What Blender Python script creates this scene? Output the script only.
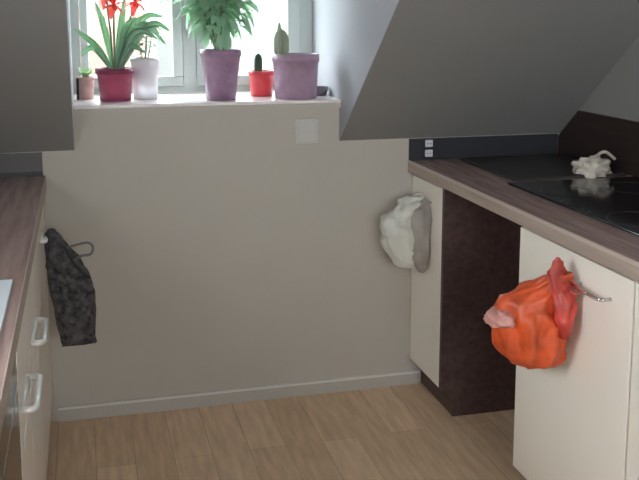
import bpy, bmesh, math, random
from mathutils import Vector, Matrix, noise

for o in list(bpy.data.objects):
    bpy.data.objects.remove(o)
S = bpy.context.scene
COL = S.collection
PI = math.pi

# ------------------------------------------------------------ camera
RW = [[0.968, -0.037, 0.249], [-0.252, -0.143, 0.957], [0.0, -0.989, -0.148]]
cam_d = bpy.data.cameras.new('camera')
cam = bpy.data.objects.new('camera', cam_d)
COL.objects.link(cam)
fwd = Vector((RW[0][2], RW[1][2], RW[2][2])).normalized()
right = Vector((RW[0][0], RW[1][0], 0)).normalized()
up = right.cross(fwd)
cam.matrix_world = Matrix(((right.x, up.x, -fwd.x, 0), (right.y, up.y, -fwd.y, 0),
                           (right.z, up.z, -fwd.z, 1.505), (0, 0, 0, 1)))
cam_d.sensor_width = 36
cam_d.lens = 36 * 915 / 639
cam_d.shift_y = -(240 - 150) / 639
cam_d.clip_start = 0.02
S.camera = cam

# ------------------------------------------------------------ light
S.view_settings.view_transform = 'Standard'
S.view_settings.look = 'None'
S.view_settings.exposure = -0.18
S.view_settings.gamma = 1.0
W = bpy.data.worlds.new('sky'); S.world = W; W.use_nodes = True
bgn = W.node_tree.nodes['Background']
bgn.inputs[0].default_value = (0.84, 0.93, 1.0, 1)
bgn.inputs[1].default_value = 23.0

sun_d = bpy.data.lights.new('sun', 'SUN'); sun_d.energy = 1.0; sun_d.angle = 0.02
sun_d.color = (1, 0.96, 0.9)
sun = bpy.data.objects.new('sun', sun_d); COL.objects.link(sun)
sun.rotation_euler = Vector((0.35, 0.75, -0.75)).to_track_quat('-Z', 'Y').to_euler()

def area(name, loc, direction, sx, sy, power, color, portal=False):
    d = bpy.data.lights.new(name, 'AREA'); d.shape = 'RECTANGLE'; d.size = sx; d.size_y = sy
    d.energy = power; d.color = color
    o = bpy.data.objects.new(name, d); COL.objects.link(o); o.location = loc
    o.rotation_euler = Vector(direction).to_track_quat('-Z', 'Z').to_euler()
    if portal: d.cycles.is_portal = True
    return o
area('window_portal', (0.46, 3.93, 1.65), (0, -1, 0), 1.0, 1.0, 1, (1, 1, 1), True)
# daylight coming through the second window, behind the camera
area('rear_window_daylight', (0.45, -1.86, 1.7), (0, 1, -0.12), 1.2, 1.0, 8, (1.0, 0.90, 0.80))
# added fill light from the left, through an invented opening outside the frame
area('side_fill_light', (-.80, 0.9, 1.47), (1, 0.28, -0.05), .76, .64, 17, (0.97, 0.98, 1.0))

# ------------------------------------------------------------ materials
def nodes(m):
    return m.node_tree.nodes, m.node_tree.links
def mat(name, col, rough=0.5, metal=0.0, var=0.0, scale=8.0, bump=0.0, spec=0.5, stretch=(1, 1, 1), **kw):
    m = bpy.data.materials.new(name); m.use_nodes = True
    N, L = nodes(m); b = N['Principled BSDF']
    b.inputs['Base Color'].default_value = (*col, 1)
    b.inputs['Roughness'].default_value = rough
    b.inputs['Metallic'].default_value = metal
    b.inputs['Specular IOR Level'].default_value = spec
    for k, v in kw.items():
        b.inputs[k.replace('_', ' ')].default_value = v
    tc = N.new('ShaderNodeTexCoord'); mp = N.new('ShaderNodeMapping'); nz = N.new('ShaderNodeTexNoise')
    mp.inputs['Scale'].default_value = stretch
    nz.inputs['Scale'].default_value = scale; nz.inputs['Detail'].default_value = 4
    L.new(tc.outputs['Object'], mp.inputs[0]); L.new(mp.outputs[0], nz.inputs['Vector'])
    if var:
        r = N.new('ShaderNodeValToRGB')
        r.color_ramp.elements[0].position = 0.3; r.color_ramp.elements[1].position = 0.7
        r.color_ramp.elements[0].color = (*[max(0, c * (1 - var)) for c in col], 1)
        r.color_ramp.elements[1].color = (*[min(1, c * (1 + var)) for c in col], 1)
        L.new(nz.outputs['Fac'], r.inputs[0]); L.new(r.outputs[0], b.inputs['Base Color'])
    if bump:
        bp = N.new('ShaderNodeBump'); bp.inputs['Strength'].default_value = bump
        bp.inputs['Distance'].default_value = 0.01
        L.new(nz.outputs['Fac'], bp.inputs['Height']); L.new(bp.outputs[0], b.inputs['Normal'])
    return m

def plank_floor():
    m = mat('oak_laminate', (0.34, 0.22, 0.13), 0.42, spec=0.35)
    N, L = nodes(m); b = N['Principled BSDF']
    tc = N.new('ShaderNodeTexCoord'); mp = N.new('ShaderNodeMapping')
    mp.inputs['Rotation'].default_value = (0, 0, PI / 2)
    L.new(tc.outputs['Object'], mp.inputs[0])
    br = N.new('ShaderNodeTexBrick')
    br.inputs['Scale'].default_value = 1; br.inputs['Brick Width'].default_value = 1.25
    br.inputs['Row Height'].default_value = 0.13; br.inputs['Mortar Size'].default_value = 0.0012
    br.offset = 0.37
    br.inputs['Color1'].default_value = (0.80, 0.585, 0.40, 1); br.inputs['Color2'].default_value = (0.68, 0.48, 0.315, 1)
    br.inputs['Mortar'].default_value = (0.46, 0.32, 0.21, 1)
    L.new(mp.outputs[0], br.inputs['Vector'])
    mp2 = N.new('ShaderNodeMapping'); mp2.inputs['Scale'].default_value = (14, 1.6, 1)
    L.new(tc.outputs['Object'], mp2.inputs[0])
    nz = N.new('ShaderNodeTexNoise'); nz.inputs['Scale'].default_value = 3.2; nz.inputs['Detail'].default_value = 6
    L.new(mp2.outputs[0], nz.inputs['Vector'])
    r = N.new('ShaderNodeValToRGB')
    r.color_ramp.elements[0].position = 0.3; r.color_ramp.elements[1].position = 0.7
    r.color_ramp.elements[0].color = (0.84, 0.82, 0.79, 1); r.color_ramp.elements[1].color = (1.12, 1.12, 1.1, 1)
    L.new(nz.outputs['Fac'], r.inputs[0])
    mx = N.new('ShaderNodeMixRGB'); mx.blend_type = 'MULTIPLY'; mx.inputs[0].default_value = 1
    L.new(br.outputs['Color'], mx.inputs[1]); L.new(r.outputs[0], mx.inputs[2])
    L.new(mx.outputs[0], b.inputs['Base Color'])
    return m

def wood(name, c0, c1, rough, spec=0.5):
    m = mat(name, c0, rough, spec=spec)
    N, L = nodes(m); b = N['Principled BSDF']
    tc = N.new('ShaderNodeTexCoord'); mp = N.new('ShaderNodeMapping')
    mp.inputs['Scale'].default_value = (18, 1.4, 18)
    L.new(tc.outputs['Object'], mp.inputs[0])
    nz = N.new('ShaderNodeTexNoise'); nz.inputs['Scale'].default_value = 2.5; nz.inputs['Detail'].default_value = 5
    L.new(mp.outputs[0], nz.inputs['Vector'])
    r = N.new('ShaderNodeValToRGB')
    r.color_ramp.elements[0].position = 0.32; r.color_ramp.elements[1].position = 0.68
    r.color_ramp.elements[0].color = (*c0, 1); r.color_ramp.elements[1].color = (*c1, 1)
    L.new(nz.outputs['Fac'], r.inputs[0]); L.new(r.outputs[0], b.inputs['Base Color'])
    return m

M = {}
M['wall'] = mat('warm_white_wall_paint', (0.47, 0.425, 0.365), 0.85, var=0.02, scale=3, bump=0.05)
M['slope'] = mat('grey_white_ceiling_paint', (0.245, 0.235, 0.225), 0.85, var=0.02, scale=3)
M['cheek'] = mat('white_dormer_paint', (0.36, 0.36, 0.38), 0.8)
M['floor'] = plank_floor()
M['base'] = mat('white_skirting', (0.70, 0.67, 0.62), 0.5)
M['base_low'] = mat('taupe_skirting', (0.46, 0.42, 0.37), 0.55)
M['frame'] = mat('white_window_plastic', (0.50, 0.56, 0.53), 0.4)
M['sill'] = mat('pinkish_stone_sill', (0.80, 0.72, 0.70), 0.28, var=0.08, scale=25)
M['top'] = wood('walnut_worktop', (0.29, 0.185, 0.16), (0.43, 0.30, 0.265), 0.26)
M['edge'] = wood('worktop_edge_band', (0.33, 0.255, 0.205), (0.43, 0.335, 0.275), 0.4)
M['edge_hi'] = mat('pale_worktop_lip', (0.52, 0.42, 0.36), 0.35)
M['dark'] = wood('dark_wenge_panel', (0.055, 0.030, 0.028), (0.095, 0.055, 0.050), 0.45, 0.4)
M['door'] = mat('cream_laminate', (0.86, 0.80, 0.70), 0.42)
M['ldoor'] = mat('taupe_laminate', (0.86, 0.79, 0.71), 0.38, var=0.06, scale=6, stretch=(20, 20, 1))
M['carcass'] = mat('carcass_board', (0.55, 0.51, 0.46), 0.6)
M['splash'] = mat('dark_blue_grey_splash', (0.020, 0.020, 0.026), 0.55)
M['wsplash'] = wood('reddish_brown_splash', (0.020, 0.012, 0.010), (0.034, 0.018, 0.015), 0.5)
M['hob'] = mat('black_ceramic_glass', (0.006, 0.008, 0.013), 0.12, spec=0.5)
M['ring'] = mat('grey_zone_print', (0.02, 0.02, 0.022), 0.3)
M['steel'] = mat('brushed_steel', (0.62, 0.62, 0.62), 0.32, metal=1.0, var=0.06, scale=30, stretch=(1, 12, 1))
M['chrome'] = mat('satin_chrome', (0.72, 0.71, 0.70), 0.25, metal=1.0)
M['handle_w'] = mat('pale_nickel_handle', (0.78, 0.77, 0.73), 0.35, metal=0.3)
M['sink'] = mat('white_enamel_sink', (0.78, 0.83, 0.88), 0.18)
M['gasket'] = mat('dark_seal', (0.02, 0.02, 0.02), 0.5)
M['oven'] = mat('dark_oven_glass', (0.035, 0.018, 0.016), 0.15)
M['plastic_w'] = mat('white_plastic', (0.72, 0.73, 0.74), 0.4)
M['plastic_wall'] = mat('cream_cover_plastic', (0.53, 0.51, 0.47), 0.4)
M['hole'] = mat('socket_hole', (0.03, 0.03, 0.03), 0.6)
M['magenta'] = mat('magenta_glaze', (0.40, 0.06, 0.12), 0.3, var=0.15, scale=14)
M['magenta_d'] = mat('dark_magenta_glaze', (0.22, 0.025, 0.07), 0.3)
M['purple'] = mat('purple_glaze', (0.33, 0.20, 0.30), 0.35, var=0.2, scale=22)
M['mauve'] = mat('mauve_glaze', (0.38, 0.25, 0.34), 0.35, var=0.2, scale=18)
M['red'] = mat('red_glaze', (0.62, 0.05, 0.06), 0.35, var=0.1, scale=12)
M['whitepot'] = mat('milky_pot', (0.80, 0.76, 0.80), 0.3, Transmission_Weight=0.25)
M['clay'] = mat('brown_pink_clay', (0.50, 0.33, 0.29), 0.6, var=0.2, scale=20)
M['soil'] = mat('potting_soil', (0.05, 0.033, 0.022), 0.95, var=0.4, scale=60)
def leafmat(name, col):
    m = mat(name, col, 0.45, var=0.3, scale=9)
    N, L = nodes(m); b = N['Principled BSDF']; out = N['Material Output']
    t = N.new('ShaderNodeBsdfTranslucent'); t.inputs[0].default_value = (col[0] * 1.6, min(1, col[1] * 1.6), col[2] * 1.3, 1)
    mx = N.new('ShaderNodeMixShader'); mx.inputs[0].default_value = 0.4
    L.new(b.outputs[0], mx.inputs[1]); L.new(t.outputs[0], mx.inputs[2]); L.new(mx.outputs[0], out.inputs[0])
    return m
M['leaf'] = leafmat('green_leaf', (0.28, 0.42, 0.24))
M['leaf_b'] = leafmat('blue_green_leaf', (0.32, 0.50, 0.38))
M['leaf_g'] = leafmat('grey_green_leaf', (0.30, 0.32, 0.27))
M['leaf_d'] = leafmat('dark_green_leaf', (0.05, 0.10, 0.05))
M['petal'] = leafmat('red_petal', (0.75, 0.10, 0.09))
M['stem'] = mat('green_stem', (0.17, 0.22, 0.10), 0.6)
M['black_fabric'] = mat('black_mottled_fabric', (0.055, 0.049, 0.052), 0.8, var=0.9, scale=55, bump=0.4)
M['black'] = mat('black_webbing', (0.012, 0.012, 0.013), 0.7)
M['strap_g'] = mat('grey_strap', (0.16, 0.15, 0.14), 0.7)
def filmmat(name, col, var, tr=0.3, rough=0.35):
    m = mat(name, col, rough, var=var, scale=16, bump=0.5)
    N, L = nodes(m); b = N['Principled BSDF']; out = N['Material Output']
    t = N.new('ShaderNodeBsdfTranslucent'); t.inputs[0].default_value = (*col, 1)
    mx = N.new('ShaderNodeMixShader'); mx.inputs[0].default_value = tr
    L.new(b.outputs[0], mx.inputs[1]); L.new(t.outputs[0], mx.inputs[2]); L.new(mx.outputs[0], out.inputs[0])
    return m
M['orange'] = filmmat('orange_red_film', (0.60, 0.085, 0.022), 0.3, 0.05, 0.42)
M['pinkish'] = filmmat('pale_pink_film', (0.80, 0.40, 0.35), 0.35)
M['redfilm'] = filmmat('crumpled_red_film', (0.60, 0.08, 0.06), 0.4)
M['whitefilm'] = filmmat('cream_white_film', (0.70, 0.68, 0.60), 0.08, 0.1, 0.5)
M['shadefilm'] = filmmat('shaded_cream_film', (0.34, 0.30, 0.26), 0.25, 0.1, 0.5)  # cream film darkened, the bag's shaded side put into the colour
M['sheet'] = mat('dark_grey_sheet', (0.035, 0.031, 0.030), 0.4)
M['strip'] = mat('grey_brown_strip', (0.085, 0.075, 0.07), 0.5)
M['cloth'] = mat('cream_cloth', (0.56, 0.50, 0.43), 0.9, var=0.3, scale=25, bump=0.4)
M['facade_p'] = mat('peach_render', (0.115, 0.066, 0.052), 0.9, var=0.08, scale=1)
M['facade_c'] = mat('cream_render', (0.85, 0.80, 0.66), 0.9, var=0.05, scale=1)
M['facade_w'] = mat('white_render', (0.13, 0.13, 0.12), 0.9, var=0.03, scale=1)
M['roof'] = mat('red_roof_tiles', (0.08, 0.03, 0.02), 0.8, var=0.2, scale=5)
M['pane'] = mat('house_window_glass', (0.05, 0.055, 0.06), 0.1)
M['ground'] = mat('pale_paving', (0.11, 0.11, 0.095), 0.95, var=0.1, scale=1)
M['bush'] = leafmat('hedge_leaf', (0.045, 0.062, 0.030))
M['bark'] = mat('bark', (0.16, 0.11, 0.08), 0.9, var=0.3, scale=12)
def glassmat():
    m = bpy.data.materials.new('clear_pane'); m.use_nodes = True
    N, L = nodes(m); N.remove(N['Principled BSDF']); out = N['Material Output']
    t = N.new('ShaderNodeBsdfTransparent'); g = N.new('ShaderNodeBsdfGlossy'); g.inputs['Roughness'].default_value = 0.02
    t.inputs[0].default_value = (0.97, 0.99, 0.98, 1)
    mx = N.new('ShaderNodeMixShader'); mx.inputs[0].default_value = 0.05
    L.new(t.outputs[0], mx.inputs[1]); L.new(g.outputs[0], mx.inputs[2]); L.new(mx.outputs[0], out.inputs[0])
    return m
M['glass'] = glassmat()

# ------------------------------------------------------------ helpers
def box(bm, x0, x1, y0, y1, z0, z1, bev=0.0):
    b2 = bmesh.new()
    bmesh.ops.create_cube(b2, size=1)
    for v in b2.verts:
        v.co = Vector(((x0 + x1) / 2 + v.co.x * (x1 - x0), (y0 + y1) / 2 + v.co.y * (y1 - y0), (z0 + z1) / 2 + v.co.z * (z1 - z0)))
    if bev:
        bmesh.ops.bevel(b2, geom=b2.edges[:], offset=bev, segments=2, affect='EDGES', profile=0.5)
    merge(bm, b2); return bm
def merge(bm, b2):
    mp = {v: bm.verts.new(v.co) for v in b2.verts}
    for f in b2.faces:
        try: bm.faces.new([mp[v] for v in f.verts]).smooth = f.smooth
        except ValueError: pass
    b2.free()
def BX(*a, bev=0.0):
    return box(bmesh.new(), *a, bev=bev)
def prism(bm, pts, axis, a, b):
    """extrude the polygon pts along axis from a to b"""
    def mk(p, t):
        return {0: Vector((t, p[0], p[1])), 1: Vector((p[0], t, p[1])), 2: Vector((p[0], p[1], t))}[axis]
    A = [bm.verts.new(mk(p, a)) for p in pts]; B = [bm.verts.new(mk(p, b)) for p in pts]
    n = len(pts)
    bm.faces.new(A); bm.faces.new(B[::-1])
    for i in range(n):
        bm.faces.new((A[i], B[i], B[(i + 1) % n], A[(i + 1) % n]))
    return bm
def tube(bm, pts, r, seg=8, flat=1.0, closed=False):
    pts = [Vector(p) for p in pts]; n = len(pts)
    rs = r if isinstance(r, (list, tuple)) else [r] * n
    rings = []; prev = None
    for i in range(n):
        if closed: t = pts[(i + 1) % n] - pts[i - 1]
        else: t = pts[min(i + 1, n - 1)] - pts[max(i - 1, 0)]
        t.normalize()
        if prev is None:
            ref = Vector((0, 0, 1)) if abs(t.z) < 0.9 else Vector((1, 0, 0))
            u = t.cross(ref).normalized()
        else:
            u = (prev - t * prev.dot(t)).normalized()
        prev = u; w = t.cross(u)
        rings.append([bm.verts.new(pts[i] + (u * math.cos(a) + w * math.sin(a) * flat) * rs[i])
                      for a in [2 * PI * k / seg for k in range(seg)]])
    m = n if closed else n - 1
    for i in range(m):
        A, B = rings[i], rings[(i + 1) % n]
        for k in range(seg):
            bm.faces.new((A[k], A[(k + 1) % seg], B[(k + 1) % seg], B[k])).smooth = True
    if not closed:
        bm.faces.new(rings[0][::-1]); bm.faces.new(rings[-1])
    return bm
def spline(pts, n=6):
    P = [Vector(p) for p in pts]; out = []
    for i in range(len(P) - 1):
        p0 = P[max(i - 1, 0)]; p1 = P[i]; p2 = P[i + 1]; p3 = P[min(i + 2, len(P) - 1)]
        for k in range(n):
            t = k / n
            out.append(0.5 * ((2 * p1) + (-p0 + p2) * t + (2 * p0 - 5 * p1 + 4 * p2 - p3) * t * t + (-p0 + 3 * p1 - 3 * p2 + p3) * t ** 3))
    out.append(P[-1]); return out
def lathe(bm, prof, seg=32, c=(0, 0, 0)):
    rings = []
    for r, z in prof:
        if r < 1e-5: rings.append([bm.verts.new((c[0], c[1], c[2] + z))])
        else: rings.append([bm.verts.new((c[0] + r * math.cos(2 * PI * k / seg), c[1] + r * math.sin(2 * PI * k / seg), c[2] + z)) for k in range(seg)])
    for A, B in zip(rings, rings[1:]):
        for k in range(seg):
            a, b = A[k % len(A)], A[(k + 1) % len(A)]; d, e = B[k % len(B)], B[(k + 1) % len(B)]
            vs = []
            for v in (a, b, e, d):
                if v not in vs: vs.append(v)
            if len(vs) > 2: bm.faces.new(vs).smooth = True
    return bm
def obj(name, bm, m, parent=None, fixn=True):
    if fixn: bmesh.ops.recalc_face_normals(bm, faces=bm.faces[:])
    me = bpy.data.meshes.new(name); bm.to_mesh(me); bm.free()
    me.materials.append(m)
    o = bpy.data.objects.new(name, me); COL.objects.link(o)
    if parent is not None:
        o.parent = parent
        o.location = -parent.location if parent.type == 'EMPTY' and parent.parent is None else (0, 0, 0)
    return o
def tag(o, label, cat, group=None, kind=None):
    o['label'] = label; o['category'] = cat
    if group: o['group'] = group
    if kind: o['kind'] = kind
    return o
def thing(name, label, cat, loc, group=None):
    o = bpy.data.objects.new(name, None); COL.objects.link(o); o.location = loc
    o.empty_display_size = 0.05
    return tag(o, label, cat, group)
def struct(name, bm, m, parent=None):
    o = obj(name, bm, m, parent)
    if parent is None: o['kind'] = 'structure'
    return o

# ------------------------------------------------------------ room
XL, XR, YW, YR = -0.74, 1.90, 3.37, -1.8
KZ, SL, CZ = 1.017, 0.785, 2.35
DX0, DX1, DZ, DY = -0.035, 0.957, 2.10, 3.80
yat = lambda z: YW - (z - KZ) / SL
struct('floor', BX(XL - 0.1, XR + 0.1, YR - 0.1, YW + 0.1, -0.1, 0), M['floor'])
bm = bmesh.new()
prism(bm, [(XL - .1, 0), (XR + .1, 0), (XR + .1, KZ), (DX1, KZ), (DX1, 1.150), (DX0, 1.150), (DX0, KZ), (XL - .1, KZ)], 1, YW, YW + .12)
struct('wall_far', bm, M['wall'])
def sidewall(x0, x1):
    return prism(bmesh.new(), [(YR, 0), (YW, 0), (YW, KZ), (yat(CZ), CZ), (YR, CZ)], 0, x0, x1)
bm = bmesh.new()
prism(bm, [(1.3, 0), (YW, 0), (YW, KZ), (yat(CZ), CZ), (1.3, CZ)], 0, XL - .1, XL)
box(bm, XL - .1, XL, YR, .5, 0, CZ); box(bm, XL - .1, XL, .5, 1.3, 0, 1.13); box(bm, XL - .1, XL, .5, 1.3, 1.81, CZ)
struct('wall_left', bm, M['wall'])
bm = bmesh.new(); q = XL - .07
box(bm, q, q + .05, .5, 1.3, 1.13, 1.17); box(bm, q, q + .05, .5, 1.3, 1.77, 1.81)
box(bm, q, q + .05, .5, .54, 1.17, 1.77); box(bm, q, q + .05, 1.26, 1.3, 1.17, 1.77); box(bm, q, q + .05, .885, .915, 1.17, 1.77)
struct('side_fill_frame', bm, M['frame'])  # frame of the invented side opening, made for the added fill light
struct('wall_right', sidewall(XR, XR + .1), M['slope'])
bm = bmesh.new()
prism(bm, [(XL - .1, 0), (XR + .1, 0), (XR + .1, CZ), (XL - .1, CZ), (XL - .1, 1.2), (-.15, 1.2), (-.15, 2.2), (1.05, 2.2), (1.05, 1.2), (XL - .1, 1.19)], 1, YR - .12, YR)
struct('wall_rear', bm, M['wall'])
bm = bmesh.new()
box(bm, -.15, 1.05, YR - .08, YR - .02, 1.2, 1.25); box(bm, -.15, 1.05, YR - .08, YR - .02, 2.15, 2.2)
box(bm, -.15, -.10, YR - .08, YR - .02, 1.25, 2.15); box(bm, 1.0, 1.05, YR - .08, YR - .02, 1.25, 2.15)
box(bm, .43, .47, YR - .08, YR - .02, 1.25, 2.15)
struct('window_2', bm, M['frame'])
# sloping ceiling with the dormer cut out of it, flat ceiling and dormer ceiling
bm = bmesh.new(); T = 0.18
def slope_strip(x0, x1, za, zb):
    prism(bm, [(yat(za), za), (yat(zb), zb), (yat(zb) + T * .9, zb + T), (yat(za) + T * .9, za + T)], 0, x0, x1)
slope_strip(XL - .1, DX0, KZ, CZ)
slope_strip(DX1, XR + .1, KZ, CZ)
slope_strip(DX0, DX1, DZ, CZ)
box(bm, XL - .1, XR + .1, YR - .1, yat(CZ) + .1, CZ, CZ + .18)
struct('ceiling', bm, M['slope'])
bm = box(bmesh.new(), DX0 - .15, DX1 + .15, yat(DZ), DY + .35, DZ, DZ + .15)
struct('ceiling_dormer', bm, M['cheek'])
ch = [(YW + .001, KZ + .0005), (yat(DZ) + .001, DZ), (DY + .1, DZ), (DY + .1, 1.10), (YW + .11, KZ + .0005)]
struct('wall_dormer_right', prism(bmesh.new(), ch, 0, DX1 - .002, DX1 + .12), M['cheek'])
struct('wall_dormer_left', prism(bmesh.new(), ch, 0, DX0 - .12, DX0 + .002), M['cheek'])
struct('wall_dormer_outer', BX(DX0 - .12, DX1 + .12, DY - .02, DY + .1, 0.6, 1.16), M['wall'])
# skirting: taupe board with a pale top bead
b = struct('baseboard_far', BX(-.13, 1.30, YW - .012, YW, 0, 0.046), M['base_low'])
bb = obj('top_bead', BX(-.13, 1.30, YW - .015, YW, 0.046, 0.056, bev=.002), M['base'], b); bb['label'] = 'pale top bead'
# sill
s = struct('trim_1', BX(DX0 + .0025, DX1 - .0025, YW - .03, DY + .01, 1.168, 1.18, bev=.003), M['sill'])
b = obj('sill_front_shade', BX(DX0 + .0025, DX1 - .0025, YW - .026, YW - .0005, 1.148, 1.1675), M['base_low'], s); b['label'] = 'front of the sill with its shade painted in grey'  # greyer colour stands in for the shade on the sill front

# window
wz0, wz1 = 1.182, DZ
w = struct('window_1', None or (lambda bm: (box(bm, DX0, .000, DY, DY + .07, wz0, wz1), box(bm, .905, DX1, DY, DY + .07, wz0, wz1),
     box(bm, 0.0, .905, DY, DY + .07, wz0, wz0 + .022), box(bm, 0, .905, DY, DY + .07, wz1 - .03, wz1),
     box(bm, .410, .462, DY, DY + .07, wz0 + .022, wz1 - .03)) and bm)(bmesh.new()), M['frame'])
for x0, x1 in ((0.002, .408), (.464, .903)):
    bm = bmesh.new(); a, c = wz0 + .024, wz1 - .032; r = .042
    box(bm, x0, x1, DY - .012, DY + .045, a, a + r, bev=.004); box(bm, x0, x1, DY - .012, DY + .045, c - r, c, bev=.004)
    box(bm, x0, x0 + (r if x0 > .2 else .03), DY - .012, DY + .045, a + r, c - r, bev=.003); box(bm, x1 - (r if x0 < .2 else .055), x1, DY - .012, DY + .045, a + r, c - r, bev=.003)
    sash = obj('sash', bm, M['frame'], w)
    obj('pane', BX(x0 + .02, x1 - .02, DY + .014, DY + .018, a + .02, c - .02), M['glass'], sash)
bm = bmesh.new(); box(bm, .385, .405, DY - .022, DY - .012, 1.60, 1.68, bev=.002); box(bm, .388, .402, DY - .05, DY - .022, 1.64, 1.655); box(bm, .388, .402, DY - .058, DY - .045, 1.55, 1.66, bev=.003)
obj('window_handle', bm, M['plastic_w'], w)

# ------------------------------------------------------------ outside
struct('ground', BX(-30, 40, 4.6, 60, -5.1, -5), M['ground'])
def house(name, label, x0, x1, y0, y1, zt, m, gables=True):
    t = thing(name, label, 'building', ((x0 + x1) / 2, y0, -5))
    obj('wall', BX(x0, x1, y0, y1, -5, zt), m, t)
    bm = bmesh.new(); ym = (y0 + y1) / 2
    prism(bm, [(y0 - .3, zt), (y1 + .3, zt), (ym, zt + 1.6)], 0, x0 - .3, x1 + .3); obj('roof', bm, M['roof'], t)
    nx = int((x1 - x0) / 2.2)
    for i in range(nx):
        cx = x0 + (i + .5) * (x1 - x0) / nx
        for z in (-3.2, -0.6, 1.6):
            if z + 1.3 < zt:
                bm = bmesh.new()
                for q in ((cx - .5, cx - .43, z, z + 1.2), (cx + .43, cx + .5, z, z + 1.2), (cx - .43, cx + .43, z, z + .07), (cx - .43, cx + .43, z + 1.13, z + 1.2), (cx - .03, cx + .03, z + .07, z + 1.13)):
                    box(bm, q[0], q[1], y0 - .05, y0, q[2], q[3])
                fr = obj('window', bm, M['facade_w'], t)
                obj('pane', BX(cx - .43, cx + .43, y0 - .02, y0 - .005, z + .07, z + 1.13), M['pane'], fr)
    return t
house('house', 'peach rendered house seen through the left half of the window', -6, .95, 14, 20, 3.2, M['facade_p'])
house('house', 'white rendered house seen through the right half of the window', 1.6, 14, 20, 27, 3.4, M['facade_w'])
def leaf(bm, base, d, ln, wd, droop=.25, fold=.2, n=4, tw=0):
    d = Vector(d).normalized(); side = d.cross(Vector((0, 0, 1)))
    if side.length < .01: side = Vector((1, 0, 0))
    side.normalize(); nor = side.cross(d).normalized()
    if tw: side = Matrix.Rotation(tw, 3, d) @ side; nor = side.cross(d)
    rows = []
    for i in range(n + 1):
        t = i / n; wv = wd * .5 * (math.sin(PI * min(1, t * .92 + .06)) ** .8)
        c = Vector(base) + d * ln * t + Vector((0, 0, -droop * ln * t * t))
        rows.append((bm.verts.new(c - side * wv + nor * wv * fold), bm.verts.new(c), bm.verts.new(c + side * wv + nor * wv * fold)))
    for A, B in zip(rows, rows[1:]):
        bm.faces.new((A[0], A[1], B[1], B[0])).smooth = True; bm.faces.new((A[1], A[2], B[2], B[1])).smooth = True
def tree(name, label, c, r, n, seed, size, zg=-5):
    rnd = random.Random(seed); t = thing(name, label, 'tree', (c[0], c[1], zg))
    bm = bmesh.new(); tube(bm, [(c[0], c[1], zg), (c[0] + .1, c[1], (zg + c[2]) / 2), (c[0], c[1], c[2])], [.22, .16, .08])
    for k in range(7):
        a = k * .9; tube(bm, [(c[0], c[1], c[2] - r[2] * .6), (c[0] + math.cos(a) * r[0] * .6, c[1] + math.sin(a) * r[1] * .6, c[2] + r[2] * .2)], [.06, .02], 6)
    obj('trunk', bm, M['bark'], t)
    bm = bmesh.new()
    for i in range(n):
        v = Vector([rnd.gauss(0, 1) for _ in range(3)]).normalized() * rnd.uniform(.5, 1)
        p = (c[0] + v.x * r[0], c[1] + v.y * r[1], c[2] + v.z * r[2])
        leaf(bm, p, (v.x + rnd.uniform(-.8, .8), v.y + rnd.uniform(-.8, .8), v.z + rnd.uniform(-.8, .5)), size, size * .6, n=2)
    obj('foliage', bm, M['bush'], t, fixn=False)
tree('leafy_tree', 'pale green tree outside, low beyond the left end of the sill', (-.25, 9, -.5), (.9, .8, 1.5), 1500, 3, .22)
tree('leafy_tree', 'pale green tree outside behind the purple and red pots', (2.0, 10.5, -1.2), (.9, .9, 1.7), 1500, 4, .22)

# ------------------------------------------------------------ right-hand kitchen run
WZ, WT = 0.93, 0.045
XF = 1.238      # worktop nose
XD = 1.256      # door faces
t = thing('worktop', 'long walnut-brown worktop with a pale front edge along the right wall', 'worktop', (1.5, 1.2, WZ - WT))
obj('slab', BX(XF + .003, XR - .002, -.4, YW - .002, WZ - WT, WZ, bev=.002), M['top'], t)
e = obj('edge_band', BX(XF, XF + .003, -.4, YW - .002, WZ - WT + .001, WZ - .010), M['edge'], t); e['label'] = 'beige front edge'
e = obj('edge_lip', BX(XF - .0005, XF + .004, -.4, YW - .002, WZ - .010, WZ + .0005), M['edge_hi'], t); e['label'] = 'pale upper lip'

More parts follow.
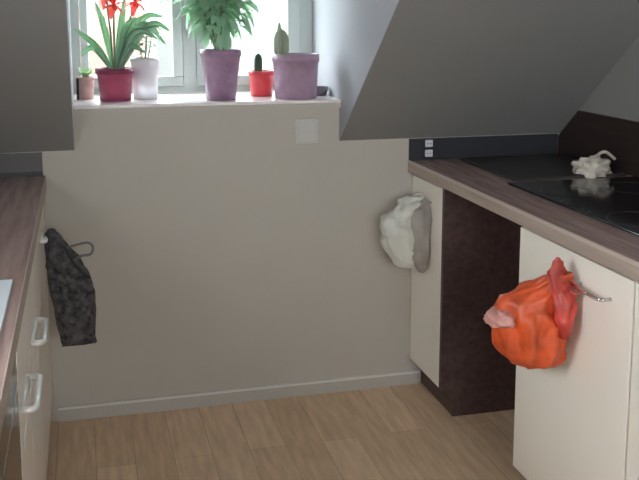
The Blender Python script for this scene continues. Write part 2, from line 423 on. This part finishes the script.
def bow_handle(parent, y0, y1, z, xface, sgn, depth, m, r=.005, flat=True, name='handle'):
    bm = bmesh.new(); xo = xface + sgn * depth
    pts = [(xface, y0, z), (xo - sgn * .008, y0, z), (xo, y0 + .008 * (1 if y1 > y0 else -1), z), (xo, y1 - .008 * (1 if y1 > y0 else -1), z), (xo - sgn * .008, y1, z), (xface, y1, z)]
    tube(bm, pts, r, 8)
    if r > .006:      # square handle with a plate against the drawer front
        tube(bm, [(xface + sgn * .004, y0, z), (xface + sgn * .004, y1, z)], .006, 8)
    return obj(name, bm, m, parent)
def cabinet(name, label, side, y0, y1, fronts, m, handles, z0=.11, end_dark=None, kick=True, panel=None):
    """side +1: run on the right, faces looking left"""
    if side > 0: xd, xb, sg = XD, XR - .02, 1
    else: xd, xb, sg = XLF, XL + .02, -1
    t = thing(name, label, 'cabinet', ((xd + xb) / 2, (y0 + y1) / 2, 0))
    z1 = WZ - WT - .001
    xa = xd + sg * .021
    bm = bmesh.new()
    lo, hi = min(xa, xb), max(xa, xb)
    box(bm, lo, hi, y0 + .002, y0 + .018, z0, z1); box(bm, lo, hi, y1 - .018, y1 - .002, z0, z1)
    box(bm, lo, hi, y0 + .018, y1 - .018, z0, z0 + .016); box(bm, lo, hi, y0 + .018, y1 - .018, z1 - .016, z1)
    bx = sorted((xb - sg * .01, xb)); box(bm, bx[0], bx[1], y0 + .018, y1 - .018, z0 + .016, z1 - .016)
    obj('carcass', bm, M['carcass'], t)
    kx = sorted((xd + sg * .052, xd + sg * .068))
    obj('plinth', BX(kx[0], kx[1], y0, y1, 0, z0 - .002), M['dark'], t)
    if end_dark:
        bm = prism(bmesh.new(), [(xd + .001, z0 - .002), (xd + .051, z0 - .002), (xd + .051, 0), (xb, 0), (xb, z1), (xd + .001, z1)], 1, y0 - .018, y0 + .001)
        o = obj('end_panel', bm, M['dark'], t); o['label'] = 'dark brown end panel facing the gap'
    for kind, za, zb, hd in fronts:
        fx = sorted((xd, xd + sg * .019))
        f = obj(kind, BX(fx[0], fx[1], y0 + .003, y1 - .003, za, zb, bev=.0015), m, t)
        if hd:
            bow_handle(f, hd[0], hd[1], hd[2], xd, -sg, hd[3], hd[4], hd[5])
    return t
c1 = cabinet('base_cabinet', 'narrow cream cabinet with dark end panel in the far right corner', 1, 3.05, YW - .004,
             [('door', .112, .872, (3.16, 3.26, .80, .035, M['chrome'], .005))], M['door'], None, end_dark=True)
c2 = cabinet('base_cabinet', 'cream cabinet on the right with the orange bag on its handle', 1, 1.85, 2.44,
             [('door', .112, .872, (1.945, 2.085, .80, .032, M['chrome'], .005))], M['door'], None)
c3 = cabinet('base_cabinet', 'cream cabinet at the right edge, nearest the camera', 1, 1.25, 1.847,
             [('door', .112, .872, (1.50, 1.64, .80, .032, M['chrome'], .005))], M['door'], None)
# splash strips
tag(obj('splash_strip', BX(XF + .003, XR - .013, YW - .01, YW - .0005, WZ + .001, KZ - .002), M['splash']),
    'dark blue-grey strip on the end wall above the right worktop', 'splashback')
zt = 1.125
bm = prism(bmesh.new(), [(-.4, WZ + .001), (YW - .012, WZ + .001), (YW - .012, KZ - .01), (yat(zt) - .02, zt), (-.4, zt)], 0, XR - .012, XR - .0005)
tag(obj('side_splashback', bm, M['wsplash']), 'reddish-brown wooden panel on the right wall behind the hob', 'splashback')
# hob
t = thing('hob', 'black glass hob set in the right worktop', 'hob', (1.63, 2.39, WZ + .0005))
obj('glass_plate', BX(1.385, 1.875, 1.99, 2.79, WZ + .0006, WZ + .007, bev=.002), M['hob'], t)
for cx, cy, r in ((1.50, 2.60, .085), (1.75, 2.60, .10), (1.50, 2.18, .10), (1.75, 2.18, .075)):
    bm = bmesh.new(); tube(bm, [(cx + r * math.cos(a), cy + r * math.sin(a), WZ + .0072) for a in [2 * PI * k / 40 for k in range(40)]], .0009, 5, closed=True)
    obj('zone_ring', bm, M['ring'], t)
for k in range(5):
    obj('touch_mark', BX(1.40, 1.412, 2.30 + k * .04, 2.312 + k * .04, WZ + .007, WZ + .0074), M['ring'], t)
tag(obj('dark_sheet', BX(1.43, 1.875, 2.835, 3.30, WZ + .0006, WZ + .010, bev=.003), M['sheet']),
    'dark grey flat board lying on the right worktop between hob and corner', 'sheet')  # flat sheet that makes this part of the worktop dark grey
# double socket on the dark strip
t = thing('wall_socket', 'pair of small pale square sockets on the dark strip in the corner', 'socket', (1.318, YW - .011, .94))
obj('back_plate', BX(1.288, 1.348, YW - .014, YW - .0105, .934, 1.012, bev=.001), M['splash'], t)
for z in (.957, .996):
    bm = BX(1.303, 1.335, YW - .022, YW - .014, z - .014, z + .014, bev=.003)
    f = obj('socket_face', bm, M['plastic_w'], t)
    for dx in (-.006, .006):
        obj('pin_hole', BX(1.319 + dx - .0018, 1.319 + dx + .0018, YW - .0225, YW - .0215, z - .002, z + .002), M['hole'], f)
# crumpled cloth items behind the hob
def crumple(name, c, r, seed, m, parent=None, amp=.35, sub=4, fr=2.2):
    bm = bmesh.new(); bmesh.ops.create_icosphere(bm, subdivisions=sub, radius=1)
    off = Vector((seed * 3.1, seed * 1.7, seed))
    for v in bm.verts:
        n = v.co.normalized()
        k = 1 + amp * noise.noise(n * fr + off) + amp * .6 * abs(noise.noise(n * fr * 2.3 + off)) 
        v.co = Vector((c[0] + n.x * r[0] * k, c[1] + n.y * r[1] * k, max(c[2] - r[2] * .8, c[2] + n.z * r[2] * k)))
    for f in bm.faces: f.smooth = True
    return obj(name, bm, m, parent)
t = thing('crumpled_cloth', 'crumpled cream cloth lying behind the hob', 'cloth', (1.74, 2.845, WZ + .001))
crumple('cloth_heap', (1.742, 2.852, WZ + .031), (.058, .036, .036), 5, M['cloth'], t, amp=.6, fr=2.4)
bm = bmesh.new()
tube(bm, spline([(1.76, 2.86, WZ + .04), (1.775, 2.87, WZ + .075), (1.80, 2.865, WZ + .085), (1.83, 2.85, WZ + .06)]), .011, 7, flat=.5)
obj('cloth_end', bm, M['cloth'], t)

# ------------------------------------------------------------ left-hand kitchen run
XLF = -0.146; XLN = -0.135
t = thing('worktop', 'brown wood worktop on the left, ending at the window wall', 'worktop', (-.43, 1.2, WZ - WT))
def slab_left():
    bm = bmesh.new()
    # slab with a cut-out for the sink
    sx0, sx1, sy0, sy1 = -.62, -.185, 1.12, 2.0
    box(bm, XL + .002, XLN - .003, sy1, YW - .002, WZ - WT, WZ); box(bm, XL + .002, XLN - .003, -.4, sy0, WZ - WT, WZ)
    box(bm, XL + .002, sx0, sy0, sy1, WZ - WT, WZ); box(bm, sx1, XLN - .003, sy0, sy1, WZ - WT, WZ)
    return bm
obj('slab', slab_left(), M['top'], t)
e = obj('edge_band', BX(XLN - .003, XLN, -.4, YW - .002, WZ - WT + .001, WZ - .0005), M['edge'], t); e['label'] = 'beige front edge'
obj('wall_seal', BX(XL + .002, XLN - .01, YW - .008, YW - .002, WZ + .0005, WZ + .016), M['gasket'], t)
tag(obj('splash_strip', BX(XL + .002, XLN - .01, YW - .008, YW - .0005, WZ + .017, KZ - .002), M['strip']),
    'grey-brown strip on the end wall above the left worktop', 'splashback')
# sink
t = thing('sink', 'pale glossy inset sink in the left worktop', 'sink', (-.4, 1.56, WZ - .17))
bm = bmesh.new()
x0, x1, y0, y1 = -.635, -.160, 1.10, 2.02
def rim(bm, X0, X1, Y0, Y1, x0, x1, y0, y1, z0, z1):
    box(bm, X0, X1, y1, Y1, z0, z1); box(bm, X0, X1, Y0, y0, z0, z1); box(bm, X0, x0, y0, y1, z0, z1); box(bm, x1, X1, y0, y1, z0, z1)
rim(bm, x0, x1, y0, y1, x0 + .05, x1 - .035, y0 + .04, y1 - .04, WZ + .0008, WZ + .006)
box(bm, x0 + .05, x1 - .035, 1.70, 1.715, WZ - .02, WZ + .006)
obj('rim', bm, M['sink'], t)
for ya, yb, dp in ((1.14, 1.70, .16), (1.715, 1.98, .02)):
    bm = bmesh.new(); xa, xb = x0 + .05, x1 - .035
    rim(bm, xa - .004, xb + .004, ya - .004, yb + .004, xa, xb, ya, yb, WZ - dp, WZ + .0007)
    box(bm, xa - .004, xb + .004, ya - .004, yb + .004, WZ - dp - .004, WZ - dp)
    obj('bowl' if dp > .1 else 'drainer', bm, M['sink'], t)
f = obj('divider_seal', BX(x0 + .05, x1 - .005, 1.722, 1.730, WZ + .004, WZ + .0068), M['gasket'], t)

def left_cab(label, y0, y1, hy, hz=.69, first=False):
    return cabinet('drawer_cabinet', label, -1, y0, y1,
        [('drawer', .61, .872, (hy - .09 if not first else hy - .06, hy + .09 if not first else hy + .06, hz, (.030 if not first else .018), M['handle_w'], .008)),
         ('drawer', .112, .604, None)], M['ldoor'], None)
left_cab('taupe drawer cabinet on the left that meets the window wall, dark bag on it', 2.60, YW - .004, 2.97, .80, True)
left_cab('taupe drawer cabinet on the left, between the corner one and the sink one', 2.20, 2.597, 2.385)
left_cab('taupe drawer cabinet on the left beside the dark oven', 1.84, 2.197, 1.985)
t = thing('oven', 'dark glass-fronted oven at the left edge under the sink', 'oven', (-.4, 1.5, 0))
obj('body', BX(XL + .03, XLF - .022, 1.24, 1.837, .11, WZ - .19), M['steel'], t)
obj('plinth', BX(XLF - .056, XLF - .04, 1.24, 1.837, 0, .108), M['dark'], t)
d = obj('oven_door', BX(XLF - .02, XLF, 1.243, 1.834, .15, .76, bev=.002), M['oven'], t)
c = obj('control_panel', BX(XLF - .02, XLF, 1.243, 1.834, .765, .872, bev=.002), M['oven'], t)

# ------------------------------------------------------------ blank cover plate under the sill
t = thing('cover_plate', 'pale square socket cover on the wall below the sill', 'socket', (.825, YW, 1.0))
obj('plate', BX(.780, .872, YW - .009, YW - .0005, 1.012, 1.108, bev=.004), M['plastic_wall'], t)
obj('flap', BX(.792, .860, YW - .014, YW - .009, 1.024, 1.096, bev=.002), M['plastic_wall'], t)

# ------------------------------------------------------------ window-sill pots
ZS = 1.1803
def pot(name, label, c, h, rt, rb, m, rimh=.02, rimw=.004, rim_m=None, base_m=None, cat='plant pot', soil=True):
    t = thing(name, label, cat, (c[0], c[1], ZS))
    th = .006
    prof = [(0, 0), (rb, 0), (rb + (rt - rb) * .5, h * .5), (rt, h - rimh), (rt + rimw, h - rimh), (rt + rimw, h), (rt - th, h), (rt - th, h - .02), (rb * .9, h * .5), (0, h * .5)]
    obj('pot', lathe(bmesh.new(), prof, 36, (c[0], c[1], ZS)), m, t)
    if rim_m:
        o = obj('rim_band', lathe(bmesh.new(), [(rt + rimw + .0005, h - rimh), (rt + rimw + .0015, h - rimh * .5), (rt + rimw + .0005, h + .0005), (rt - th - .0005, h + .0008)], 36, (c[0], c[1], ZS)), rim_m, t)
    if base_m:
        obj('foot_band', lathe(bmesh.new(), [(rb + .001, .001), (rb + .002, .012)], 36, (c[0], c[1], ZS)), base_m, t)
    if soil:
        obj('soil', lathe(bmesh.new(), [(rt - th, h - .018), (rt * .5, h - .012), (0, h - .010)], 24, (c[0], c[1], ZS)), M['soil'], t)
    return t
def strap(bm, pts, wd, n=7):
    P = spline(pts, n); N = len(P); rows = []
    for i, p in enumerate(P):
        d = (P[min(i + 1, N - 1)] - P[max(i - 1, 0)]).normalized(); s = d.cross(Vector((0.15, 1, 0.35)))
        s = s.normalized() if s.length > .05 else Vector((1, 0, 0)); u = s.cross(d)
        t = i / (N - 1); w = wd * .5 * (min(1, .45 + t * 1.6) if t < .6 else max(.03, (1 - t) / .4) ** .7)
        rows.append([bm.verts.new(p - s * w + u * w * .3), bm.verts.new(p - u * .001), bm.verts.new(p + s * w + u * w * .3), bm.verts.new(p + u * .002)])
    for A, B in zip(rows, rows[1:]):
        for k in range(4):
            bm.faces.new((A[k], A[(k + 1) % 4], B[(k + 1) % 4], B[k])).smooth = True
# magenta pot with arching leaves and red flowers
c = (.122, 3.50)
t = pot('potted_plant', 'squat magenta pot with arching green leaves and red flowers', c, .122, .066, .056, M['magenta'], rim_m=M['magenta_d'], base_m=M['magenta_d'], cat='potted plant')
z = ZS + .11; bm = bmesh.new()
for tip, mid in (((-.022, 3.47, 1.452), (.055, 3.49, 1.385)), ((.31, 3.47, 1.39), (.22, 3.48, 1.46)), ((.20, 3.42, 1.49), (.16, 3.46, 1.44)),
                 ((.28, 3.44, 1.41), (.20, 3.46, 1.435)), ((.24, 3.45, 1.46), (.17, 3.47, 1.43)), ((.33, 3.46, 1.435), (.25, 3.47, 1.46)),
                 ((.00, 3.56, 1.345), (.05, 3.53, 1.375)), ((.26, 3.58, 1.50), (.19, 3.54, 1.45)), ((.29, 3.45, 1.46), (.21, 3.47, 1.42)),
                 ((.06, 3.60, 1.55), (.09, 3.55, 1.45)), ((.23, 3.44, 1.36), (.18, 3.47, 1.38)), ((.31, 3.52, 1.49), (.23, 3.51, 1.48)), ((.17, 3.55, 1.57), (.15, 3.53, 1.45))):
    strap(bm, [(c[0] + (mid[0] - c[0]) * .12, c[1] + (mid[1] - c[1]) * .3, z), mid, tip], .024)
obj('leaves', bm, M['leaf_b'], t)
bm = bmesh.new(); heads = [(.125, 3.49, 1.535), (.205, 3.50, 1.545), (.10, 3.52, 1.575)]
for hx, hy, hz in heads:
    tube(bm, spline([(c[0] + (hx - c[0]) * .2, c[1], z), (c[0] + (hx - c[0]) * .5, c[1], (z + hz) / 2), (hx, hy, hz)]), .004, 6)
obj('flower_stalks', bm, M['stem'], t)
for i, (hx, hy, hz) in enumerate(heads):
    bm = bmesh.new(); rnd = random.Random(i)
    for k in range(6):
        a = k * PI / 3 + .3
        leaf(bm, (hx, hy, hz), (math.cos(a), -.35 + rnd.uniform(-.2, .2), math.sin(a)), .050, .030, droop=.15, n=4, fold=.3)
    for k in range(5):
        a = k * 1.25
        leaf(bm, (hx, hy + .005, hz + .004), (math.cos(a) * .7, -.7, math.sin(a) * .7), .035, .02, droop=.1, n=3, fold=.3)
    obj('flower', bm, M['petal'], t, fixn=False)
# small clay pot at the far left
c = (.017, 3.60)
t = pot('potted_plant', 'little brownish pot with a small green plant at the left end of the sill', c, .085, .032, .026, M['clay'], cat='potted plant', rimh=.012, rimw=.002)
bm = bmesh.new(); rnd = random.Random(8)
for k in range(16):
    a = k * 2.4; leaf(bm, (c[0], c[1], ZS + .07), (math.cos(a) * .5, math.sin(a) * .5, 1), rnd.uniform(.05, .09), .02, droop=.3)
obj('leaves', bm, M['leaf'], t, fixn=False)
o = obj('plant_marker', BX(-.019, -.009, 3.556, 3.558, ZS + .001, ZS + .082, bev=.0005), M['black'], t)
o['label'] = 'black upright marker stick'
# pale pot
c = (.237, 3.565)
t = pot('potted_plant', 'tall milky white pot with grey-green leaves beside the magenta pot', c, .155, .052, .046, M['whitepot'], cat='potted plant', rimh=.012, rimw=.003)
bm = bmesh.new(); rnd = random.Random(18)
for k in range(34):
    a = rnd.uniform(0, 2 * PI); zz = rnd.uniform(1.34, 1.47); rr = rnd.uniform(.0, .045)
    leaf(bm, (c[0] + math.cos(a) * rr, c[1] + math.sin(a) * rr, zz), (math.cos(a), math.sin(a), rnd.uniform(-.1, .8)), rnd.uniform(.04, .07), .028, droop=.4)
obj('leaves', bm, M['leaf_g'], t, fixn=False)
bm = bmesh.new()
for k in range(5):
    a = k * 1.26; tube(bm, [(c[0] + .01 * math.cos(a), c[1] + .01 * math.sin(a), ZS + .14), (c[0] + .04 * math.cos(a), c[1] + .04 * math.sin(a), 1.47)], .002, 5)
obj('stems', bm, M['stem'], t)
# purple pot with bushy plant
c = (.512, 3.45)
t = pot('potted_plant', 'tall tapered purple pot with a bushy green plant', c, .19, .074, .056, M['purple'], cat='potted plant', rimh=.025)
bm = bmesh.new(); rnd = random.Random(28)
for k in range(460):
    v = Vector([rnd.gauss(0, 1) for _ in range(3)]).normalized() * rnd.uniform(.35, 1)
    p = (.500 + v.x * .128, 3.45 + v.y * .085, 1.57 + v.z * .165)
    leaf(bm, p, (v.x + rnd.uniform(-.5, .5), v.y + rnd.uniform(-.5, .5), v.z * .5 + rnd.uniform(-.4, .4)), rnd.uniform(.04, .062), rnd.uniform(.026, .04), droop=.45, n=3, tw=rnd.uniform(-.6, .6))
obj('foliage', bm, M['leaf_b'], t, fixn=False)
bm = bmesh.new()
for k in range(9):
    a = k * .698; r1 = .07 if k % 2 else .035
    tube(bm, spline([(c[0] + .012 * math.cos(a), c[1] + .012 * math.sin(a), ZS + .17), (c[0] - .01 + r1 * .6 * math.cos(a), c[1] + r1 * .5 * math.sin(a), 1.46), (.495 + r1 * math.cos(a), c[1] + r1 * math.sin(a), 1.62)]), [.004] * 6 + [.003] * 6 + [.002], 6)
obj('stems', bm, M['stem'], t)
# red pot with a small dark cactus
c = (.690, 3.565)
t = pot('potted_plant', 'small red pot with one upright dark cactus', c, .10, .050, .042, M['red'], cat='potted plant', rimh=.018, rimw=.002)
def cactus(cx, cy, z0, h, r, ribs=8):
    bm = bmesh.new(); prev = None; seg = ribs * 4
    rings = []
    for i in range(13):
        u = i / 12; rr = r * (math.sin(PI * (u * .5 + .25)) if u < .5 else math.sqrt(max(0, 1 - ((u - .5) / .5) ** 2.6)))
        rings.append([bm.verts.new((cx + math.cos(a) * max(.0006, rr) * (1 + .16 * math.cos(a * ribs)), cy + math.sin(a) * max(.0006, rr) * (1 + .16 * math.cos(a * ribs)), z0 + h * u)) for a in [2 * PI * k / seg for k in range(seg)]])
    for A, B in zip(rings, rings[1:]):
        for k in range(seg): bm.faces.new((A[k], A[(k + 1) % seg], B[(k + 1) % seg], B[k])).smooth = True
    bm.faces.new(rings[-1]); bm.faces.new(rings[0][::-1])
    return bm
obj('cactus_stem', cactus(c[0] - .012, c[1], ZS + .08, .088, .014), M['leaf_d'], t)
bm = bmesh.new()
for k in range(9): leaf(bm, (c[0] + .015, c[1], ZS + .085), (math.cos(k * 2.4) * .8, math.sin(k * 2.4) * .8, .7), .03, .012)
obj('leaves', bm, M['leaf'], t, fixn=False)
# big mauve pot
c = (.802, 3.445)
t = pot('potted_plant', 'wide mauve pot with a pale grey-green cactus, right end of the sill', c, .17, .088, .080, M['mauve'], cat='potted plant', rimh=.03, rimw=.003)
obj('cactus_stem', cactus(c[0] - .052, c[1] + .02, ZS + .14, .125, .026, 9), M['leaf_g'], t)
obj('cactus_stem', cactus(c[0] - .088 + .02, c[1] - .02, ZS + .14, .15, .008, 6), M['leaf_g'], t)
bm = bmesh.new(); rnd = random.Random(5)
for k in range(12): leaf(bm, (c[0] + .01, c[1] + .0, ZS + .15), (math.cos(k * 2.4), math.sin(k * 2.4), .35), .05, .018, droop=.5)
obj('leaves', bm, M['leaf_g'], t, fixn=False)
# little dark dish at the right end
t = thing('small_dish', 'small dark grey dish on the sill right of the mauve pot', 'dish', (.919, 3.52, ZS))
obj('dish', lathe(bmesh.new(), [(0, 0), (.024, 0), (.030, .02), (.032, .036), (.029, .036), (.026, .02), (.0, .006)], 24, (.919, 3.52, ZS)), mat('dark_grey_ceramic', (0.12, 0.11, 0.13), .5), t)

# ------------------------------------------------------------ hanging bags
def loft(bm, rows, seg=56, seed=0, amp=.008, folds=9, fr=14):
    rings = []; n = len(rows)
    for i, (cx, cy, z, rx, ry) in enumerate(rows):
        R = []
        for k in range(seg):
            a = 2 * PI * k / seg
            fold = 1 + .07 * math.cos(folds * a + 2.4 * math.sin(i * .32 + seed)) + .04 * math.cos((folds * 2 + 1) * a + i * .25)
            p = Vector((cx + rx * math.cos(a) * fold, cy + ry * math.sin(a) * fold, z))
            q = p * fr + Vector((seed, seed * 2, 0))
            p += Vector((math.cos(a), math.sin(a), .6)) * (noise.noise(q) * amp + abs(noise.noise(q * 2.7)) * amp * .8)
            p.x = max(-.144, min(1.2545, p.x))      # the bags rest against the cabinet fronts
            R.append(bm.verts.new(p))
        rings.append(R)
    for A, B in zip(rings, rings[1:]):
        for k in range(seg): bm.faces.new((A[k], A[(k + 1) % seg], B[(k + 1) % seg], B[k])).smooth = True
    bm.faces.new(rings[0]); bm.faces.new(rings[-1][::-1])
    return bm
def dense(keys, n=34):
    out = []
    P = [Vector((k[0], k[1], k[2])) for k in keys]
    Q = [Vector((k[3], k[4], 0)) for k in keys]
    a = spline(P, n // (len(keys) - 1)); b = spline(Q, n // (len(keys) - 1))
    return [(p.x, p.y, p.z, max(.002, q.x), max(.002, q.y)) for p, q in zip(a, b)]
# orange-red carrier bag
t = thing('carrier_bag', 'bulging orange-red plastic bag hanging from the right cabinet handle', 'bag', (1.15, 2.15, .54))
bm = loft(bmesh.new(), dense([(1.17, 2.14, .562, .03, .025), (1.165, 2.14, .575, .070, .05), (1.138, 2.14, .635, .093, .072), (1.136, 2.14, .70, .095, .075), (1.145, 2.135, .75, .085, .06), (1.175, 2.12, .79, .055, .035), (1.20, 2.10, .825, .022, .018)]), seed=1, amp=.017, folds=9, fr=18)
obj('bag_body', bm, M['orange'], t)
bm = bmesh.new()
bm = loft(bm, dense([(1.205, 2.075, .66, .012, .018), (1.206, 2.07, .71, .024, .02), (1.200, 2.08, .77, .032, .02), (1.192, 2.09, .82, .024, .014), (1.188, 2.09, .862, .009, .008)]), seed=7, amp=.01, folds=6)
tube(bm, spline([(1.180, 2.09, .815), (1.176, 2.09, .85), (1.188, 2.09, .872), (1.202, 2.09, .85), (1.222, 2.075, .812), (1.238, 2.06, .796), (1.222, 2.05, .782), (1.206, 2.06, .79)]), .006, 7, flat=.5)
o = obj('bag_handles', bm, M['redfilm'], t); o['label'] = 'crumpled darker red carrying loops'
o = crumple('knotted_corner', (1.044, 2.118, .712), (.040, .034, .024), 11, M['pinkish'], t, amp=.45, fr=1.8); o['label'] = 'pale pink twisted corner'
# cream bag
t = thing('carrier_bag', 'cream-white plastic bag hanging on the far corner cabinet door', 'bag', (1.18, 3.2, .54))
bm = loft(bmesh.new(), dense([(1.185, 3.20, .54, .018, .012), (1.175, 3.20, .565, .048, .03), (1.165, 3.20, .65, .075, .05), (1.162, 3.20, .72, .074, .05), (1.18, 3.20, .775, .050, .035), (1.205, 3.20, .81, .018, .014)]), seed=4, amp=.024, folds=6)
obj('bag_body', bm, M['whitefilm'], t)
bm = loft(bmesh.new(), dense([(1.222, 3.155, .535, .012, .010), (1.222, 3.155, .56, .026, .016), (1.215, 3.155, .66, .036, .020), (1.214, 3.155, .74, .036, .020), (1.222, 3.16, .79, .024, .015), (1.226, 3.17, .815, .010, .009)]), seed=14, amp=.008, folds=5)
o = obj('shaded_side', bm, M['shadefilm'], t); o['label'] = 'taupe-grey shaded side of the bag'
bm = bmesh.new()
tube(bm, spline([(1.20, 3.20, .80), (1.205, 3.20, .825), (1.222, 3.20, .832), (1.238, 3.20, .815), (1.235, 3.20, .79), (1.215, 3.20, .785)]), .006, 7, flat=.5)
obj('bag_handles', bm, M['whitefilm'], t)
# dark patterned tote bag
t = thing('tote_bag', 'black and grey patterned fabric bag hanging on the left cabinets', 'bag', (-.03, 2.95, .43))
rows = []
keys = [(-.096, .012, .436), (-.096, .014, .46), (-.108, .014, .53), (-.120, .012, .60), (-.124, .004, .66), (-.128, -.025, .72), (-.128, -.060, .77), (-.124, -.092, .815), (-.112, -.104, .822)]
bm = loft(bmesh.new(), [( (l + r) / 2, 2.965, z, (r - l) / 2, .012 if z < .45 or z > .81 else .03) for l, r, z in [tuple(v) for v in spline(keys, 4)]], seed=9, amp=.006, folds=5)
# square the cross-section off a little
obj('bag_body', bm, M['black_fabric'], t)
bm = bmesh.new()
tube(bm, spline([(-.095, 2.955, .80), (-.070, 2.94, .765), (-.040, 2.93, .71), (.004, 2.935, .665)]), .0065, 7, flat=.5)
tube(bm, spline([(-.124, 2.965, .80), (-.120, 2.97, .822), (-.100, 2.972, .822), (-.095, 2.97, .80)]), .004, 7, flat=.5)
o = obj('shoulder_strap', bm, M['black'], t)
bm = bmesh.new()
tube(bm, spline([(-.065, 2.95, .765), (-.035, 2.94, .775), (.000, 2.94, .780), (.016, 2.94, .765), (.008, 2.94, .742), (-.02, 2.94, .738), (-.05, 2.95, .72)]), .0065, 7, flat=.6)
o = obj('carrying_loop', bm, M['strap_g'], t); o['label'] = 'grey loop sticking out to the right'
